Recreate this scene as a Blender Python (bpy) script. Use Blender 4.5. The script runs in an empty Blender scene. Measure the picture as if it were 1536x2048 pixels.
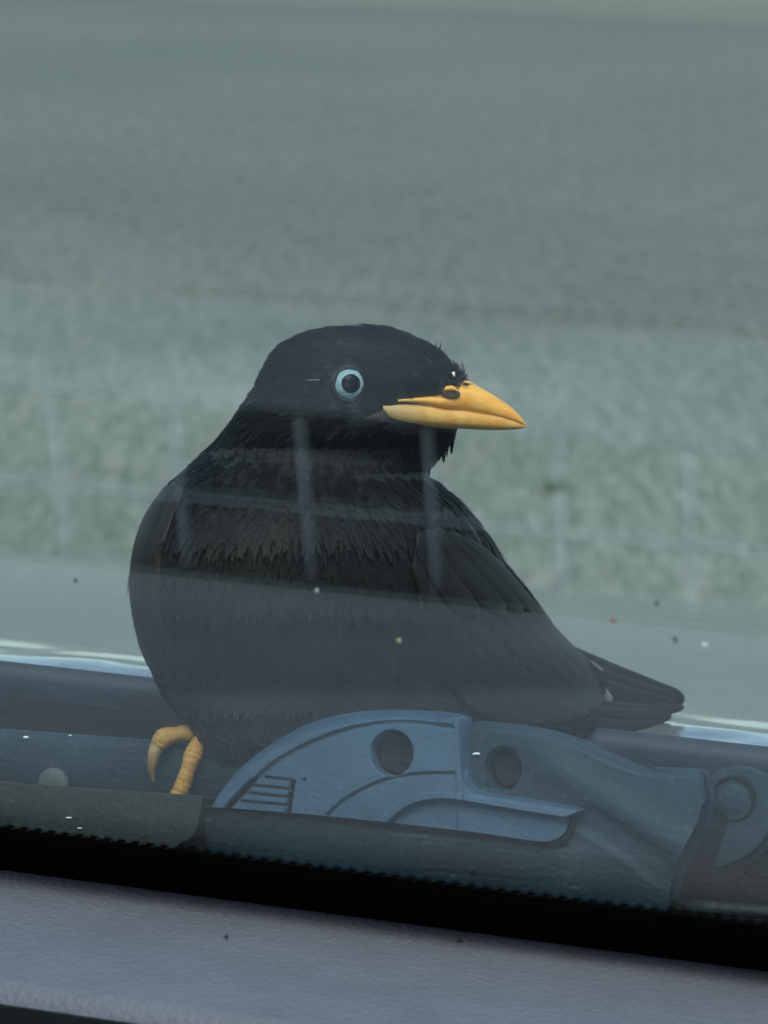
import bpy, math, random
import numpy as np
from mathutils import Matrix, Vector

random.seed(7); rng = np.random.default_rng(7)
sc = bpy.context.scene
COL = sc.collection
RAD = math.radians

# ------------------------------------------------------------------ camera
CAM_Z = 1.36
YAW, PITCH, ROLL = RAD(18.69), RAD(-12.0), RAD(1.34)
FPX = 6935.0                                   # focal length in pixels of the 1536 x 2048 photograph
fw = np.array([-math.sin(YAW)*math.cos(PITCH), math.cos(YAW)*math.cos(PITCH), math.sin(PITCH)])
r0 = np.array([math.cos(YAW), math.sin(YAW), 0.0]); u0 = np.cross(r0, fw)
rt = math.cos(ROLL)*r0 + math.sin(ROLL)*u0
up = -math.sin(ROLL)*r0 + math.cos(ROLL)*u0
CP = np.array([0.0, 0.0, CAM_Z])
cam_d = bpy.data.cameras.new('camera'); cam = bpy.data.objects.new('camera', cam_d); COL.objects.link(cam)
cam.matrix_world = Matrix(((rt[0], up[0], -fw[0], 0), (rt[1], up[1], -fw[1], 0), (rt[2], up[2], -fw[2], CAM_Z), (0, 0, 0, 1)))
cam_d.sensor_fit = 'VERTICAL'; cam_d.sensor_height = 24.0; cam_d.lens = 24.0*FPX/2048.0
cam_d.clip_start = 0.02; cam_d.clip_end = 2000
cam_d.dof.use_dof = True; cam_d.dof.focus_distance = 0.80; cam_d.dof.aperture_fstop = 26.0
sc.camera = cam

# ------------------------------------------------------------------ daylight (overcast)
SUN_EL, SUN_AZ = RAD(62), RAD(165)             # azimuth from +Y towards +X
w = bpy.data.worlds.new('World'); sc.world = w; w.use_nodes = True
nt = w.node_tree; bg = nt.nodes['Background']
sky = nt.nodes.new('ShaderNodeTexSky'); sky.sky_type = 'NISHITA'; sky.sun_disc = False
sky.sun_elevation = SUN_EL; sky.sun_rotation = SUN_AZ; sky.air_density = 1.0; sky.dust_density = 1.2; sky.ozone_density = 1.0
nt.links.new(sky.outputs[0], bg.inputs['Color']); bg.inputs['Strength'].default_value = 0.14
sun_d = bpy.data.lights.new('sun', 'SUN'); sun_d.energy = 1.5; sun_d.angle = RAD(35); sun_d.color = (1, .97, .93)
sun = bpy.data.objects.new('sun', sun_d); COL.objects.link(sun)
sdir = Vector((math.sin(SUN_AZ)*math.cos(SUN_EL), math.cos(SUN_AZ)*math.cos(SUN_EL), math.sin(SUN_EL)))
sun.rotation_euler = sdir.to_track_quat('Z', 'Y').to_euler(); sun.location = (0, 0, 8)
vs = sc.view_settings
vs.view_transform = 'Standard'; vs.look = 'None'; vs.gamma = 1.0; vs.exposure = 1.15; vs.use_curve_mapping = False
sc.render.engine = 'CYCLES'
sc.cycles.use_denoising = True
sc.cycles.max_bounces = 7; sc.cycles.transparent_max_bounces = 16

# ------------------------------------------------------------------ helpers
def at(px, py, depth):
    return CP + depth*(fw + rt*((px-768.0)/FPX) + up*((1024.0-py)/FPX))
def ray(px, py):
    return fw + rt*((px-768.0)/FPX) + up*((1024.0-py)/FPX)
def hit(px, py, p0, n):
    d = ray(px, py); t = np.dot(np.asarray(p0)-CP, n)/np.dot(d, n); return CP + t*d
def mesh(name, v, f, mat=None, parent=None, smooth=True, mats=None, fm=None):
    m = bpy.data.meshes.new(name); m.from_pydata([tuple(map(float, q)) for q in v], [], [tuple(map(int, q)) for q in f])
    o = bpy.data.objects.new(name, m); COL.objects.link(o)
    for k in (mats or [mat]): m.materials.append(k)
    if fm is not None: m.polygons.foreach_set('material_index', fm)
    if smooth: m.polygons.foreach_set('use_smooth', [True]*len(m.polygons))
    m.update()
    if parent is not None: o.parent = parent
    return o
def tag(o, label=None, cat=None, group=None, kind=None):
    if label: o['label'] = label
    if cat: o['category'] = cat
    if group: o['group'] = group
    if kind: o['kind'] = kind
    return o
def thing(name, label, cat, group=None):
    o = bpy.data.objects.new(name, None); COL.objects.link(o); o.empty_display_size = .02
    return tag(o, label, cat, group)
def interp(ts, xs, t):
    """monotone-ish cubic (Catmull-Rom, clamped) interpolation, vectorised"""
    ts = np.asarray(ts, float); xs = np.asarray(xs, float); t = np.clip(np.asarray(t, float), ts[0], ts[-1])
    sl = np.diff(xs)/np.diff(ts)
    m = np.zeros_like(xs); m[0] = sl[0]; m[-1] = sl[-1]
    a, b = sl[:-1], sl[1:]
    h = np.where(a*b > 0, 2*a*b/np.where(np.abs(a+b) < 1e-12, 1, a+b), 0.0); m[1:-1] = h
    i = np.clip(np.searchsorted(ts, t, side='right')-1, 0, len(ts)-2)
    dt = ts[i+1]-ts[i]; q = (t-ts[i])/dt
    return (2*q**3-3*q**2+1)*xs[i] + (q**3-2*q**2+q)*dt*m[i] + (-2*q**3+3*q**2)*xs[i+1] + (q**3-q**2)*dt*m[i+1]
def smooth_poly(pts, n=8, closed=False):
    """Catmull-Rom through 2-D or 3-D points"""
    p = np.asarray(pts, float); out = []
    N = len(p); rngs = range(N if closed else N-1)
    for i in rngs:
        if closed: a, b, c, d = p[i-1], p[i], p[(i+1) % N], p[(i+2) % N]
        else: a, b, c, d = p[max(i-1, 0)], p[i], p[i+1], p[min(i+2, N-1)]
        for k in range(n):
            t = k/n
            out.append(.5*((2*b)+(-a+c)*t+(2*a-5*b+4*c-d)*t*t+(-a+3*b-3*c+d)*t**3))
    if not closed: out.append(p[-1])
    return np.array(out)
def tube(path, radii, seg=12, cap=True):
    path = np.asarray(path, float); n = len(path); V = []; F = []
    tan = np.gradient(path, axis=0); tan /= np.linalg.norm(tan, axis=1)[:, None]
    ref = np.array([0.3, 0.2, 0.93]); 
    if abs(np.dot(ref, tan[0])) > .9: ref = np.array([1., 0, 0])
    a = np.cross(tan[0], ref); a /= np.linalg.norm(a)
    for i in range(n):
        a = a - np.dot(a, tan[i])*tan[i]; a /= np.linalg.norm(a); b = np.cross(tan[i], a)
        for k in range(seg):
            q = 2*math.pi*k/seg; V.append(path[i]+radii[i]*(math.cos(q)*a+math.sin(q)*b))
    for i in range(n-1):
        for k in range(seg):
            F.append((i*seg+k, i*seg+(k+1) % seg, (i+1)*seg+(k+1) % seg, (i+1)*seg+k))
    if cap:
        F.append(tuple(range(seg))[::-1]); F.append(tuple((n-1)*seg+k for k in range(seg)))
    return V, F
def grid_faces(nr, nc, wrap=False, off=0):
    F = []
    for i in range(nr-1):
        for j in range(nc if wrap else nc-1):
            j2 = (j+1) % nc
            F.append((off+i*nc+j, off+i*nc+j2, off+(i+1)*nc+j2, off+(i+1)*nc+j))
    return F
def join(parts):
    V = []; F = []
    for v, f in parts:
        o = len(V); V += list(v); F += [tuple(i+o for i in q) for q in f]
    return V, F
def box(x0, x1, y0, y1, z0, z1):
    V = [(x, y, z) for z in (z0, z1) for y in (y0, y1) for x in (x0, x1)]
    return V, [(0, 2, 3, 1), (4, 5, 7, 6), (0, 1, 5, 4), (2, 6, 7, 3), (0, 4, 6, 2), (1, 3, 7, 5)]
def bevel(o, wd, seg=3, ang=40):
    b = o.modifiers.new('bevel', 'BEVEL'); b.width = wd; b.segments = seg; b.limit_method = 'ANGLE'; b.angle_limit = RAD(ang)
    return o

# ------------------------------------------------------------------ materials
def mat(name, col, rough=.5, spec=.5, metal=0.0, coat=0.0, var=0.0, vscale=40.0, col2=None, bump=0.0, bscale=200.0, btype='noise', stretch=(1, 1, 1), sheen=0.0, dust=0.0):
    m = bpy.data.materials.new(name); m.use_nodes = True; N = m.node_tree.nodes; L = m.node_tree.links
    b = N['Principled BSDF']; b.inputs['Base Color'].default_value = (*col, 1); b.inputs['Roughness'].default_value = rough
    b.inputs['Specular IOR Level'].default_value = spec; b.inputs['Metallic'].default_value = metal; b.inputs['Coat Weight'].default_value = coat
    b.inputs['Coat Roughness'].default_value = .08
    b.inputs['Sheen Weight'].default_value = sheen
    tc = N.new('ShaderNodeTexCoord'); mp = N.new('ShaderNodeMapping'); mp.inputs['Scale'].default_value = stretch
    L.new(tc.outputs['Object'], mp.inputs['Vector'])
    if var > 0 or col2:
        n = N.new('ShaderNodeTexNoise'); n.inputs['Scale'].default_value = vscale; n.inputs['Detail'].default_value = 6; n.inputs['Roughness'].default_value = .6
        L.new(mp.outputs[0], n.inputs['Vector'])
        cr = N.new('ShaderNodeValToRGB'); cr.color_ramp.elements[0].position = .35; cr.color_ramp.elements[1].position = .68
        c2 = col2 or tuple(c*(1+var) for c in col); c1 = col if col2 else tuple(c*(1-var) for c in col)
        cr.color_ramp.elements[0].color = (*c1, 1); cr.color_ramp.elements[1].color = (*c2, 1)
        L.new(n.outputs['Fac'], cr.inputs['Fac']); L.new(cr.outputs['Color'], b.inputs['Base Color'])
        rr = N.new('ShaderNodeMapRange'); rr.inputs['To Min'].default_value = max(.02, rough-.08); rr.inputs['To Max'].default_value = min(1, rough+.12)
        L.new(n.outputs['Fac'], rr.inputs['Value']); L.new(rr.outputs[0], b.inputs['Roughness'])
    if dust > 0:
        src = b.inputs['Base Color'].links[0].from_socket
        dn = N.new('ShaderNodeTexNoise'); dn.inputs['Scale'].default_value = 420; dn.inputs['Detail'].default_value = 5; dn.inputs['Roughness'].default_value = .75; L.new(mp.outputs[0], dn.inputs['Vector'])
        dr = N.new('ShaderNodeMapRange'); dr.inputs['From Min'].default_value = .58; dr.inputs['From Max'].default_value = .74; dr.inputs['To Max'].default_value = dust; L.new(dn.outputs['Fac'], dr.inputs['Value'])
        dm = N.new('ShaderNodeMixRGB'); dm.inputs[2].default_value = (.20, .22, .23, 1); L.new(dr.outputs[0], dm.inputs[0]); L.new(src, dm.inputs[1]); L.new(dm.outputs[0], b.inputs['Base Color'])
    if bump > 0:
        if btype == 'voronoi':
            t = N.new('ShaderNodeTexVoronoi'); t.inputs['Scale'].default_value = bscale; out = t.outputs['Distance']
        else:
            t = N.new('ShaderNodeTexNoise'); t.inputs['Scale'].default_value = bscale; t.inputs['Detail'].default_value = 4; out = t.outputs['Fac']
        L.new(mp.outputs[0], t.inputs['Vector'])
        bp = N.new('ShaderNodeBump'); bp.inputs['Strength'].default_value = 1.0; bp.inputs['Distance'].default_value = bump
        L.new(out, bp.inputs['Height']); L.new(bp.outputs[0], b.inputs['Normal'])
    return m

def glass_mat():
    m = bpy.data.materials.new('tinted_windscreen_glass'); m.use_nodes = True; N = m.node_tree.nodes; L = m.node_tree.links
    N.remove(N['Principled BSDF']); out = N['Material Output']
    geo = N.new('ShaderNodeNewGeometry'); ior = N.new('ShaderNodeMix'); ior.data_type = 'FLOAT'
    ior.inputs[2].default_value = 1.5; ior.inputs[3].default_value = 1/1.5     # thin pane: same reflectance from either side
    L.new(geo.outputs['Backfacing'], ior.inputs[0])
    fr = N.new('ShaderNodeFresnel'); L.new(ior.outputs[0], fr.inputs['IOR'])
    tr = N.new('ShaderNodeBsdfTransparent'); tr.inputs['Color'].default_value = (.845, .925, .895, 1)
    gl = N.new('ShaderNodeBsdfGlossy'); gl.inputs['Roughness'].default_value = .02; gl.inputs['Color'].default_value = (1, 1, 1, 1)
    mx = N.new('ShaderNodeMixShader'); L.new(fr.outputs[0], mx.inputs[0]); L.new(tr.outputs[0], mx.inputs[1]); L.new(gl.outputs[0], mx.inputs[2])
    L.new(mx.outputs[0], out.inputs['Surface'])
    return m

def ground_mat():
    m = bpy.data.materials.new('worn_asphalt'); m.use_nodes = True; N = m.node_tree.nodes; L = m.node_tree.links
    b = N['Principled BSDF']; b.inputs['Roughness'].default_value = .85
    tc = N.new('ShaderNodeTexCoord')
    def noise(scale, det, stretch=(1, 1, 1), rough=.6):
        mp = N.new('ShaderNodeMapping'); mp.vector_type = 'TEXTURE'; mp.inputs['Rotation'].default_value = (0, 0, RAD(20)); mp.inputs['Scale'].default_value = tuple(1/q for q in stretch); L.new(tc.outputs['Object'], mp.inputs['Vector'])
        n = N.new('ShaderNodeTexNoise'); n.inputs['Scale'].default_value = scale; n.inputs['Detail'].default_value = det; n.inputs['Roughness'].default_value = rough
        L.new(mp.outputs[0], n.inputs['Vector']); return n
    n1 = noise(60, 1, (1, .14, 1)); n2 = noise(27, 2, (1, .11, 1)); n3 = noise(130, 1, (1, .14, 1)); n4 = noise(.5, 3)
    def ramp(n, p0, c0, p1, c1):
        cr = N.new('ShaderNodeValToRGB'); e = cr.color_ramp.elements; e[0].position = p0; e[0].color = (*c0, 1); e[1].position = p1; e[1].color = (*c1, 1)
        L.new(n.outputs['Fac'], cr.inputs['Fac']); return cr
    base = ramp(n1, .34, (.158, .164, .137), .66, (.240, .239, .204))
    green = ramp(n2, .36, (.78, .83, .77), .62, (1.08, 1.08, 1.06))
    mul = N.new('ShaderNodeMixRGB'); mul.blend_type = 'MULTIPLY'; mul.inputs['Fac'].default_value = 1
    L.new(base.outputs[0], mul.inputs[1]); L.new(green.outputs[0], mul.inputs[2])
    gr = ramp(n3, .32, (.80, .81, .79), .68, (1.20, 1.19, 1.17))
    mul2 = N.new('ShaderNodeMixRGB'); mul2.blend_type = 'MULTIPLY'; mul2.inputs['Fac'].default_value = 1
    L.new(mul.outputs[0], mul2.inputs[1]); L.new(gr.outputs[0], mul2.inputs[2])
    pt = ramp(n4, .35, (.86, .90, .86), .65, (1.08, 1.04, 1.02))
    mul3 = N.new('ShaderNodeMixRGB'); mul3.blend_type = 'MULTIPLY'; mul3.inputs['Fac'].default_value = 1
    L.new(mul2.outputs[0], mul3.inputs[1]); L.new(pt.outputs[0], mul3.inputs[2])
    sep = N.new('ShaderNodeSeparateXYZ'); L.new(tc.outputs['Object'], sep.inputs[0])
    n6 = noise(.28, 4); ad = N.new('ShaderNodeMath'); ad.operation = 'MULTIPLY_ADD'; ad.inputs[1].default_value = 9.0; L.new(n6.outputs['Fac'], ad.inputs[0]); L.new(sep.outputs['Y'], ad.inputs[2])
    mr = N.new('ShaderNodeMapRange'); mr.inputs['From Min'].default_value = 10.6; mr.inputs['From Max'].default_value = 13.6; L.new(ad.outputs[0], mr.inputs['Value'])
    far_tint = N.new('ShaderNodeMixRGB'); far_tint.inputs[1].default_value = (1, 1, 1, 1); far_tint.inputs[2].default_value = (.61, .565, .545, 1); L.new(mr.outputs[0], far_tint.inputs[0])  # base colour turns darker with distance along Y, edge broken by noise
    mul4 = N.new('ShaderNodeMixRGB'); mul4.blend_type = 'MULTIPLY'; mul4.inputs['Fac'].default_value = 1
    L.new(mul3.outputs[0], mul4.inputs[1]); L.new(far_tint.outputs[0], mul4.inputs[2])
    L.new(mul4.outputs[0], b.inputs['Base Color'])
    bp = N.new('ShaderNodeBump'); bp.inputs['Distance'].default_value = .004; L.new(n3.outputs['Fac'], bp.inputs['Height']); L.new(bp.outputs[0], b.inputs['Normal'])
    return m

def feather_mat(name, c_dark, c_light, rough=.6, spec=.18):
    m = bpy.data.materials.new(name); m.use_nodes = True; N = m.node_tree.nodes; L = m.node_tree.links
    b = N['Principled BSDF']; b.inputs['Roughness'].default_value = rough; b.inputs['Specular IOR Level'].default_value = spec
    a = N.new('ShaderNodeAttribute'); a.attribute_name = 'tone'
    mx = N.new('ShaderNodeMixRGB'); mx.inputs[1].default_value = (*c_dark, 1); mx.inputs[2].default_value = (*c_light, 1)
    L.new(a.outputs['Fac'], mx.inputs[0]); L.new(mx.outputs[0], b.inputs['Base Color'])
    return m

M = dict(
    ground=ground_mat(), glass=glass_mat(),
    frit=mat('black_ceramic_frit', (.004, .004, .004), .95, 0.0),
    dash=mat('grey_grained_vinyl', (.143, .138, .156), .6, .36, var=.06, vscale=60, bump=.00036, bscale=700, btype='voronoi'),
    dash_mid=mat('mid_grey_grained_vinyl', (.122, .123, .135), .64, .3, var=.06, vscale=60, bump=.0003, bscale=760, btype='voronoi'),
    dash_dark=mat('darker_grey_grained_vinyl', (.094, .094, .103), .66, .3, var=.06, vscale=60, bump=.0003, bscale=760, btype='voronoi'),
    dash_beige=mat('beige_grained_vinyl', (.44, .31, .20), .6, .3, var=.05, vscale=60, bump=.0004, bscale=520, btype='voronoi'),
    vent=mat('dark_vent_plastic', (.010, .011, .011), .7, .2),
    rib=mat('grey_vent_plastic', (.13, .13, .15), .6, .3),
    hood=mat('silver_grey_paint', (.185, .186, .174), .28, .5, metal=.35, coat=.8, var=.04, vscale=90, bump=.0004, bscale=40, stretch=(1, 3, 1)),
    seal=mat('dark_rubber_seal', (.022, .030, .042), .60, .35, var=.25, vscale=60),
    cowl=mat('black_cowl_plastic', (.009, .008, .009), .8, .12, var=.25, vscale=50, bump=.0004, bscale=400),
    wiper=mat('satin_blue_grey_plastic', (.036, .070, .112), .52, .35, var=.22, vscale=55, bump=.00018, bscale=900, dust=.35),
    wiper2=mat('dusty_grey_plastic', (.012, .028, .040), .6, .25, var=.25, vscale=45, bump=.00018, bscale=800, dust=.30),
    groove_shade=mat('painted_groove_shade', (.045, .050, .062), .8, .1),  # dark colour painted into thin grooves in place of shade
    groove=mat('dark_joint_and_shade', (.012, .010, .012), .8, .1),  # dark joints; also painted on slot and hole faces as their shade
    hole=mat('dull_brown_plastic', (.014, .012, .012), .8, .1),
    blade=mat('weathered_green_black_plastic', (.009, .015, .012), .6, .35, var=.3, vscale=60, bump=.0002, bscale=500, dust=.25),
    rubber=mat('black_rubber', (.010, .010, .011), .7, .2),
    screw=mat('dull_metal', (.07, .085, .08), .6, .3, metal=.2, var=.3, vscale=300),
    skin=mat('black_bird_skin', (.010, .0105, .012), .7, .2, sheen=.1, bump=.0006, bscale=900),
    plume=feather_mat('black_barb_plumage', (.0060, .0060, .0055), (.0155, .0145, .0125)),
    plume_head=feather_mat('black_head_plumage', (.002, .0022, .0022), (.0095, .0098, .0100), .6, .12),
    wing=feather_mat('brown_black_flight_feathers', (.008, .0075, .0075), (.062, .049, .039), .55),
    pale=feather_mat('pale_feather_tips', (.12, .12, .11), (.45, .45, .42), .7),
    beak=None,
    iris=mat('pale_blue_iris', (.23, .32, .355), .35, .35, coat=.1, var=.35, vscale=1800),
    pupil=mat('black_pupil', (.002, .002, .003), .04, .08, coat=0),
    lid=mat('dark_eye_skin', (.018, .017, .022), .55, .3, var=.4, vscale=900, bump=.0004, bscale=1500),
    gape=mat('brown_gape_skin', (.036, .030, .025), .7, .2, var=.4, vscale=500, bump=.0003, bscale=1200),
    leg=mat('ochre_scaly_leg', (.42, .175, .02), .55, .3, col2=(.46, .26, .07), vscale=350, bump=.0005, bscale=700),
    claw=mat('brown_claw', (.20, .10, .035), .4, .4, col2=(.42, .28, .12), vscale=200),
    w_speck=mat('white_grit_glint', (.75, .75, .72), .7), d_speck=mat('dark_grit', (.02, .02, .018), .8), r_speck=mat('red_brown_grit', (.28, .09, .06), .8),
    o_speck=mat('ochre_grit', (.42, .36, .2), .8), g_speck=mat('olive_grit', (.07, .08, .05), .8),
    grass=mat('weed_green', (.07, .11, .03), .7, var=.3, vscale=60),
)
def beak_mat():
    m = mat('yellow_horn_beak', (.80, .30, .025), .45, .35, col2=(.82, .42, .07), vscale=230, bump=.00025, bscale=420)
    return m
def root_tint(m, c):
    N = m.node_tree.nodes; L = m.node_tree.links; b = N['Principled BSDF']; src = b.inputs['Base Color'].links[0].from_socket
    a = N.new('ShaderNodeAttribute'); a.attribute_name = 'tone'; mx = N.new('ShaderNodeMixRGB'); mx.inputs[2].default_value = (*c, 1)
    L.new(a.outputs['Fac'], mx.inputs[0]); L.new(src, mx.inputs[1]); L.new(mx.outputs[0], b.inputs['Base Color'])
M['beak'] = beak_mat(); root_tint(M['beak'], (.60, .36, .10))
M['beak_low'] = mat('ochre_horn_lower_beak', (.64, .25, .025), .48, .35, col2=(.70, .38, .09), vscale=260, bump=.00015, bscale=500)
root_tint(M['beak_low'], (.40, .25, .11))
M['beak_pink'] = mat('pinkish_beak_base', (.40, .19, .08), .5, .4, col2=(.60, .36, .13), vscale=220)

# ------------------------------------------------------------------ ground
S = 600.0
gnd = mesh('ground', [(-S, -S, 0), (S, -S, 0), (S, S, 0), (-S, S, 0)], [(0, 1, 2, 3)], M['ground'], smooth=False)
tag(gnd, 'worn grey green asphalt stretching away beyond the hood', 'asphalt', kind='structure')

# ------------------------------------------------------------------ the car (X across, Y forward)
car = thing('car', 'parked car seen from its cabin: grey dash, windscreen, wiper and silver hood', 'car')
DZ = CAM_Z - 0.235                 # dash top level
Y0 = 0.70*math.cos(YAW)            # where the dash meets the glass
GS = RAD(37.21)                    # windscreen slope
gdir = np.array([0, -math.cos(GS), math.sin(GS)])           # up along the glass
gin = np.array([0, -math.sin(GS), -math.cos(GS)])           # inner normal (towards the cabin)
GB = np.array([0, Y0, DZ])
def gpt(x, a, off=0.0): return GB + np.array([x, 0, 0]) + gdir*a - gin*off      # off: outward
XW = 0.62
a0, a1, th = -.10, .86, .0008
V = [gpt(-XW, a0), gpt(XW, a0), gpt(XW, a1), gpt(-XW, a1), gpt(-XW, a0, th), gpt(XW, a0, th), gpt(XW, a1, th), gpt(-XW, a1, th)]
F = [(0, 3, 2, 1), (4, 5, 6, 7), (0, 1, 5, 4), (1, 2, 6, 5), (2, 3, 7, 6), (3, 0, 4, 7)]
glass = mesh('windscreen', V, F, M['glass'], car, smooth=False)
# black ceramic band along the foot of the glass, with a dotted upper edge
fh = hit(768, 1752, GB, gin); fa = np.dot(fh-GB, gdir)
fv = [gpt(-XW, a0+.002, -.0004), gpt(XW, a0+.002, -.0004), gpt(XW, fa, -.0004), gpt(-XW, fa, -.0004), gpt(-XW, a0+.002, -.0001), gpt(XW, a0+.002, -.0001), gpt(XW, fa, -.0001), gpt(-XW, fa, -.0001)]
frit = mesh('frit_band', fv, F, M['frit'], glass, smooth=False)
parts = []
for row, (da, rx, ra) in enumerate([(.0002, .00135, .0009), (.0019, .0009, .0006)]):
    x = -.40 + (row % 2)*.0016
    while x < .30:
        n = 8; k = [(math.cos(2*math.pi*i/n), math.sin(2*math.pi*i/n)) for i in range(n)]
        v = [gpt(x+rx*c, fa+da+ra*s, -.00045) for c, s in k]+[gpt(x+rx*c, fa+da+ra*s, -.00012) for c, s in k]
        f = [tuple(range(n)), tuple(range(2*n-1, n-1, -1))]+[(i, (i+1) % n, n+(i+1) % n, n+i) for i in range(n)]
        parts.append((v, f)); x += .0032
tag(mesh('frit_dots', *join(parts), M['frit'], glass, smooth=False), kind='stuff')

# dashboard: a profile in (distance from the glass foot, height) swept across the car
def sweep(name, prof, x0, x1, m, parent, thick=None, nx=2, smooth=True, sag=0.0):
    V = []; n = len(prof)
    for i in range(nx):
        t = i/(nx-1); x = x0+(x1-x0)*t
        for d, z in prof: V.append((x, Y0-d, DZ+z))
    F = grid_faces(nx, n)
    F += [tuple(range(n))[::-1], tuple((nx-1)*n+k for k in range(n))]
    return mesh(name, V, F, m, parent, smooth)
def arc(cx, cz, r, a, b, n=8): return [(cx+r*math.cos(RAD(a+(b-a)*i/n)), cz+r*math.sin(RAD(a+(b-a)*i/n))) for i in range(n+1)]
D0, DM, D1, DS, DT = .0745, .0912, .1140, .1400, .1991
dash = thing('dashboard', None, None); dash.parent = car
# front pad between glass and vent (closed profile)
pf = [(.012, -.05)] + arc(.0065, -.0055, .0055, 180, 90, 8) + [(.03, .0006), (.05, .0008)] + arc(D0-.0055, -.0050, .0055, 90, 0, 8) + [(D0, -.05)]
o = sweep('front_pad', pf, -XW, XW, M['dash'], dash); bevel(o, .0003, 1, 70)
# dark vent tray, the grey divider bar in it and the cross ribs
o = mesh('vent_tray', *box(-XW, XW, Y0-D1-.002, Y0-D0+.002, DZ-.055, DZ-.0075), M['vent'], dash, smooth=False)
pb = [(DM-.0008, -.035)] + arc(DM, -.0055, .0008, 180, 0, 6) + [(DM+.0008, -.035)]
sweep('vent_divider', pb, -XW, XW, M['rib'], dash)
mesh('vent_lining', *box(-XW, XW, Y0-D1, Y0-D1+.0008, DZ-.03, DZ-.0022), M['vent'], dash, smooth=False)
mesh('vent_lining', *box(-XW, XW, Y0-D0-.0008, Y0-D0+.0002, DZ-.03, DZ-.0030), M['vent'], dash, smooth=False)
mn = np.cross([1, 0, 0], [0, -math.cos(2*GS), math.sin(2*GS)])
rx = [hit(px, py, GB, mn)[0] for px, py in ((315, 815), (572, 838), (830, 864), (1095, 882), (1358, 900))]
sp = (rx[-1]-rx[0])/4; rx = [rx[0]-k*sp for k in range(8, 0, -1)]+rx+[rx[-1]+k*sp for k in range(1, 9)]
proto = None
for x in rx:
    if proto is None:
        hw = .0015
        Vr = []; 
        for yy in (Y0-D0+.001, Y0-D1-.001):
            for (xx, zz) in [(-hw, -.035), (-hw, -.0062), (-hw*.5, -.0050), (hw*.5, -.0050), (hw, -.0062), (hw, -.035)]: Vr.append((xx, yy, DZ+zz))
        proto = mesh('vent_rib', Vr, [(0, 1, 7, 6), (1, 2, 8, 7), (2, 3, 9, 8), (3, 4, 10, 9), (4, 5, 11, 10), (5, 0, 6, 11), (0, 5, 4, 3, 2, 1), (6, 7, 8, 9, 10, 11)], M['rib'], dash)
        proto.location.x = x
    else:
        c = proto.copy(); COL.objects.link(c); c.parent = dash; c.location.x = x
mesh('joint_strip', *box(-XW, XW, Y0-DS-.0009, Y0-DS+.0014, DZ-.03, DZ-.0014), M['vent'], dash, smooth=False)
pr = [(D1, -.05)] + arc(D1+.003, -.003, .003, 180, 90, 6) + [(DS-.004, 0)] + arc(DS-.0027, -.0012, .0012, 90, 0, 4) + [(DS-.0015, -.05)]
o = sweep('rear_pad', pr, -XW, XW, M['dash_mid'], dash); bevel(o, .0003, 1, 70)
pr = [(DS+.0010, -.05)] + arc(DS+.0024, -.0008, .0014, 180, 90, 4) + [(DS+.02, .0006), (DT-.012, .0006)] + arc(DT-.005, -.0034, .004, 90, 0, 4) + [(DT-.001, -.05)]
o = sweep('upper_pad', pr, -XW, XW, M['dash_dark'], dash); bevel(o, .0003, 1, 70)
pr = [(DT, -.05)] + arc(DT+.006, -.003, .006, 180, 90, 6) + [(DT+.08, .004), (DT+.22, -.004)] + [(DT+.24, -.05)]
o = sweep('instrument_pad', pr, -XW, XW, M['dash_beige'], dash); bevel(o, .0003, 1, 70)

# headliner above the seats
pr_ = [(-.02, .262), (-.05, .272), (-.3, .285), (-1.0, .29), (-1.7, .25), (-1.72, .27), (-1.0, .32), (-.3, .31), (-.03, .29)]
V = [(x, y, CAM_Z+z) for x in (-XW, XW) for y, z in pr_]; n = len(pr_)
mesh('roof', V, grid_faces(2, n, True)+[tuple(range(n)), tuple(range(2*n-1, n-1, -1))], mat('grey_headliner', (.35, .34, .32), .9, .1), car, smooth=False)

# hood: convex sheet, rear edge rolled, plus a rubber seal along its rear edge
def hood_prof():
    ys = [.806, .812, .818, .826, .834, .845, .87, .95, 1.10, 1.35, 1.62, 1.70, 1.74]
    ph = [44, 8, -1, -4.5, -6.8, -8.6, -10.0, -10.8, -11.2, -11.8, -12.6, -35, -60]
    z = -.0065; out = []
    yy = np.linspace(ys[0], ys[-1], 260); pp = interp(ys, ph, yy)
    for i in range(len(yy)):
        if i: z += (yy[i]-yy[i-1])*math.tan(RAD(.5*(pp[i]+pp[i-1])))
        out.append((yy[i], z))
    return out
from mathutils import noise as mnoise
hp = hood_prof(); nx = 201; V = []
def dent(x, y):
    k = max(0, 1-abs(y-.828)/.05)
    return k*(.0020*mnoise.noise((x*22, y*50, 1.3))+.0006*mnoise.noise((x*60, y*170, 5.1))) if k > 0 else 0
for i in range(nx):
    x = -.75+1.5*i/(nx-1)
    for y, z in hp: V.append((x, y, DZ+z-.05*max(0, abs(x)-.3)**2+dent(x, y)))
n = len(hp); F = grid_faces(nx, n)
hood = mesh('hood', V, F, M['hood'], car)
sol = hood.modifiers.new('thickness', 'SOLIDIFY'); sol.thickness = .004; sol.offset = -1 
ps = [(.793, -.02), (.793, .001)] + [(.797+.004*math.cos(RAD(a)), .003+.004*math.sin(RAD(a))) for a in (170, 140, 110, 90, 70, 40, 10)] + [(.802, -.02)]
V = [(x, y, DZ+z) for x in (-.75, .75) for y, z in ps]; n = len(ps)
seal = mesh('rear_seal', V, grid_faces(2, n)+[tuple(range(n)), tuple(range(2*n-1, n-1, -1))], M['seal'], hood)

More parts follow.
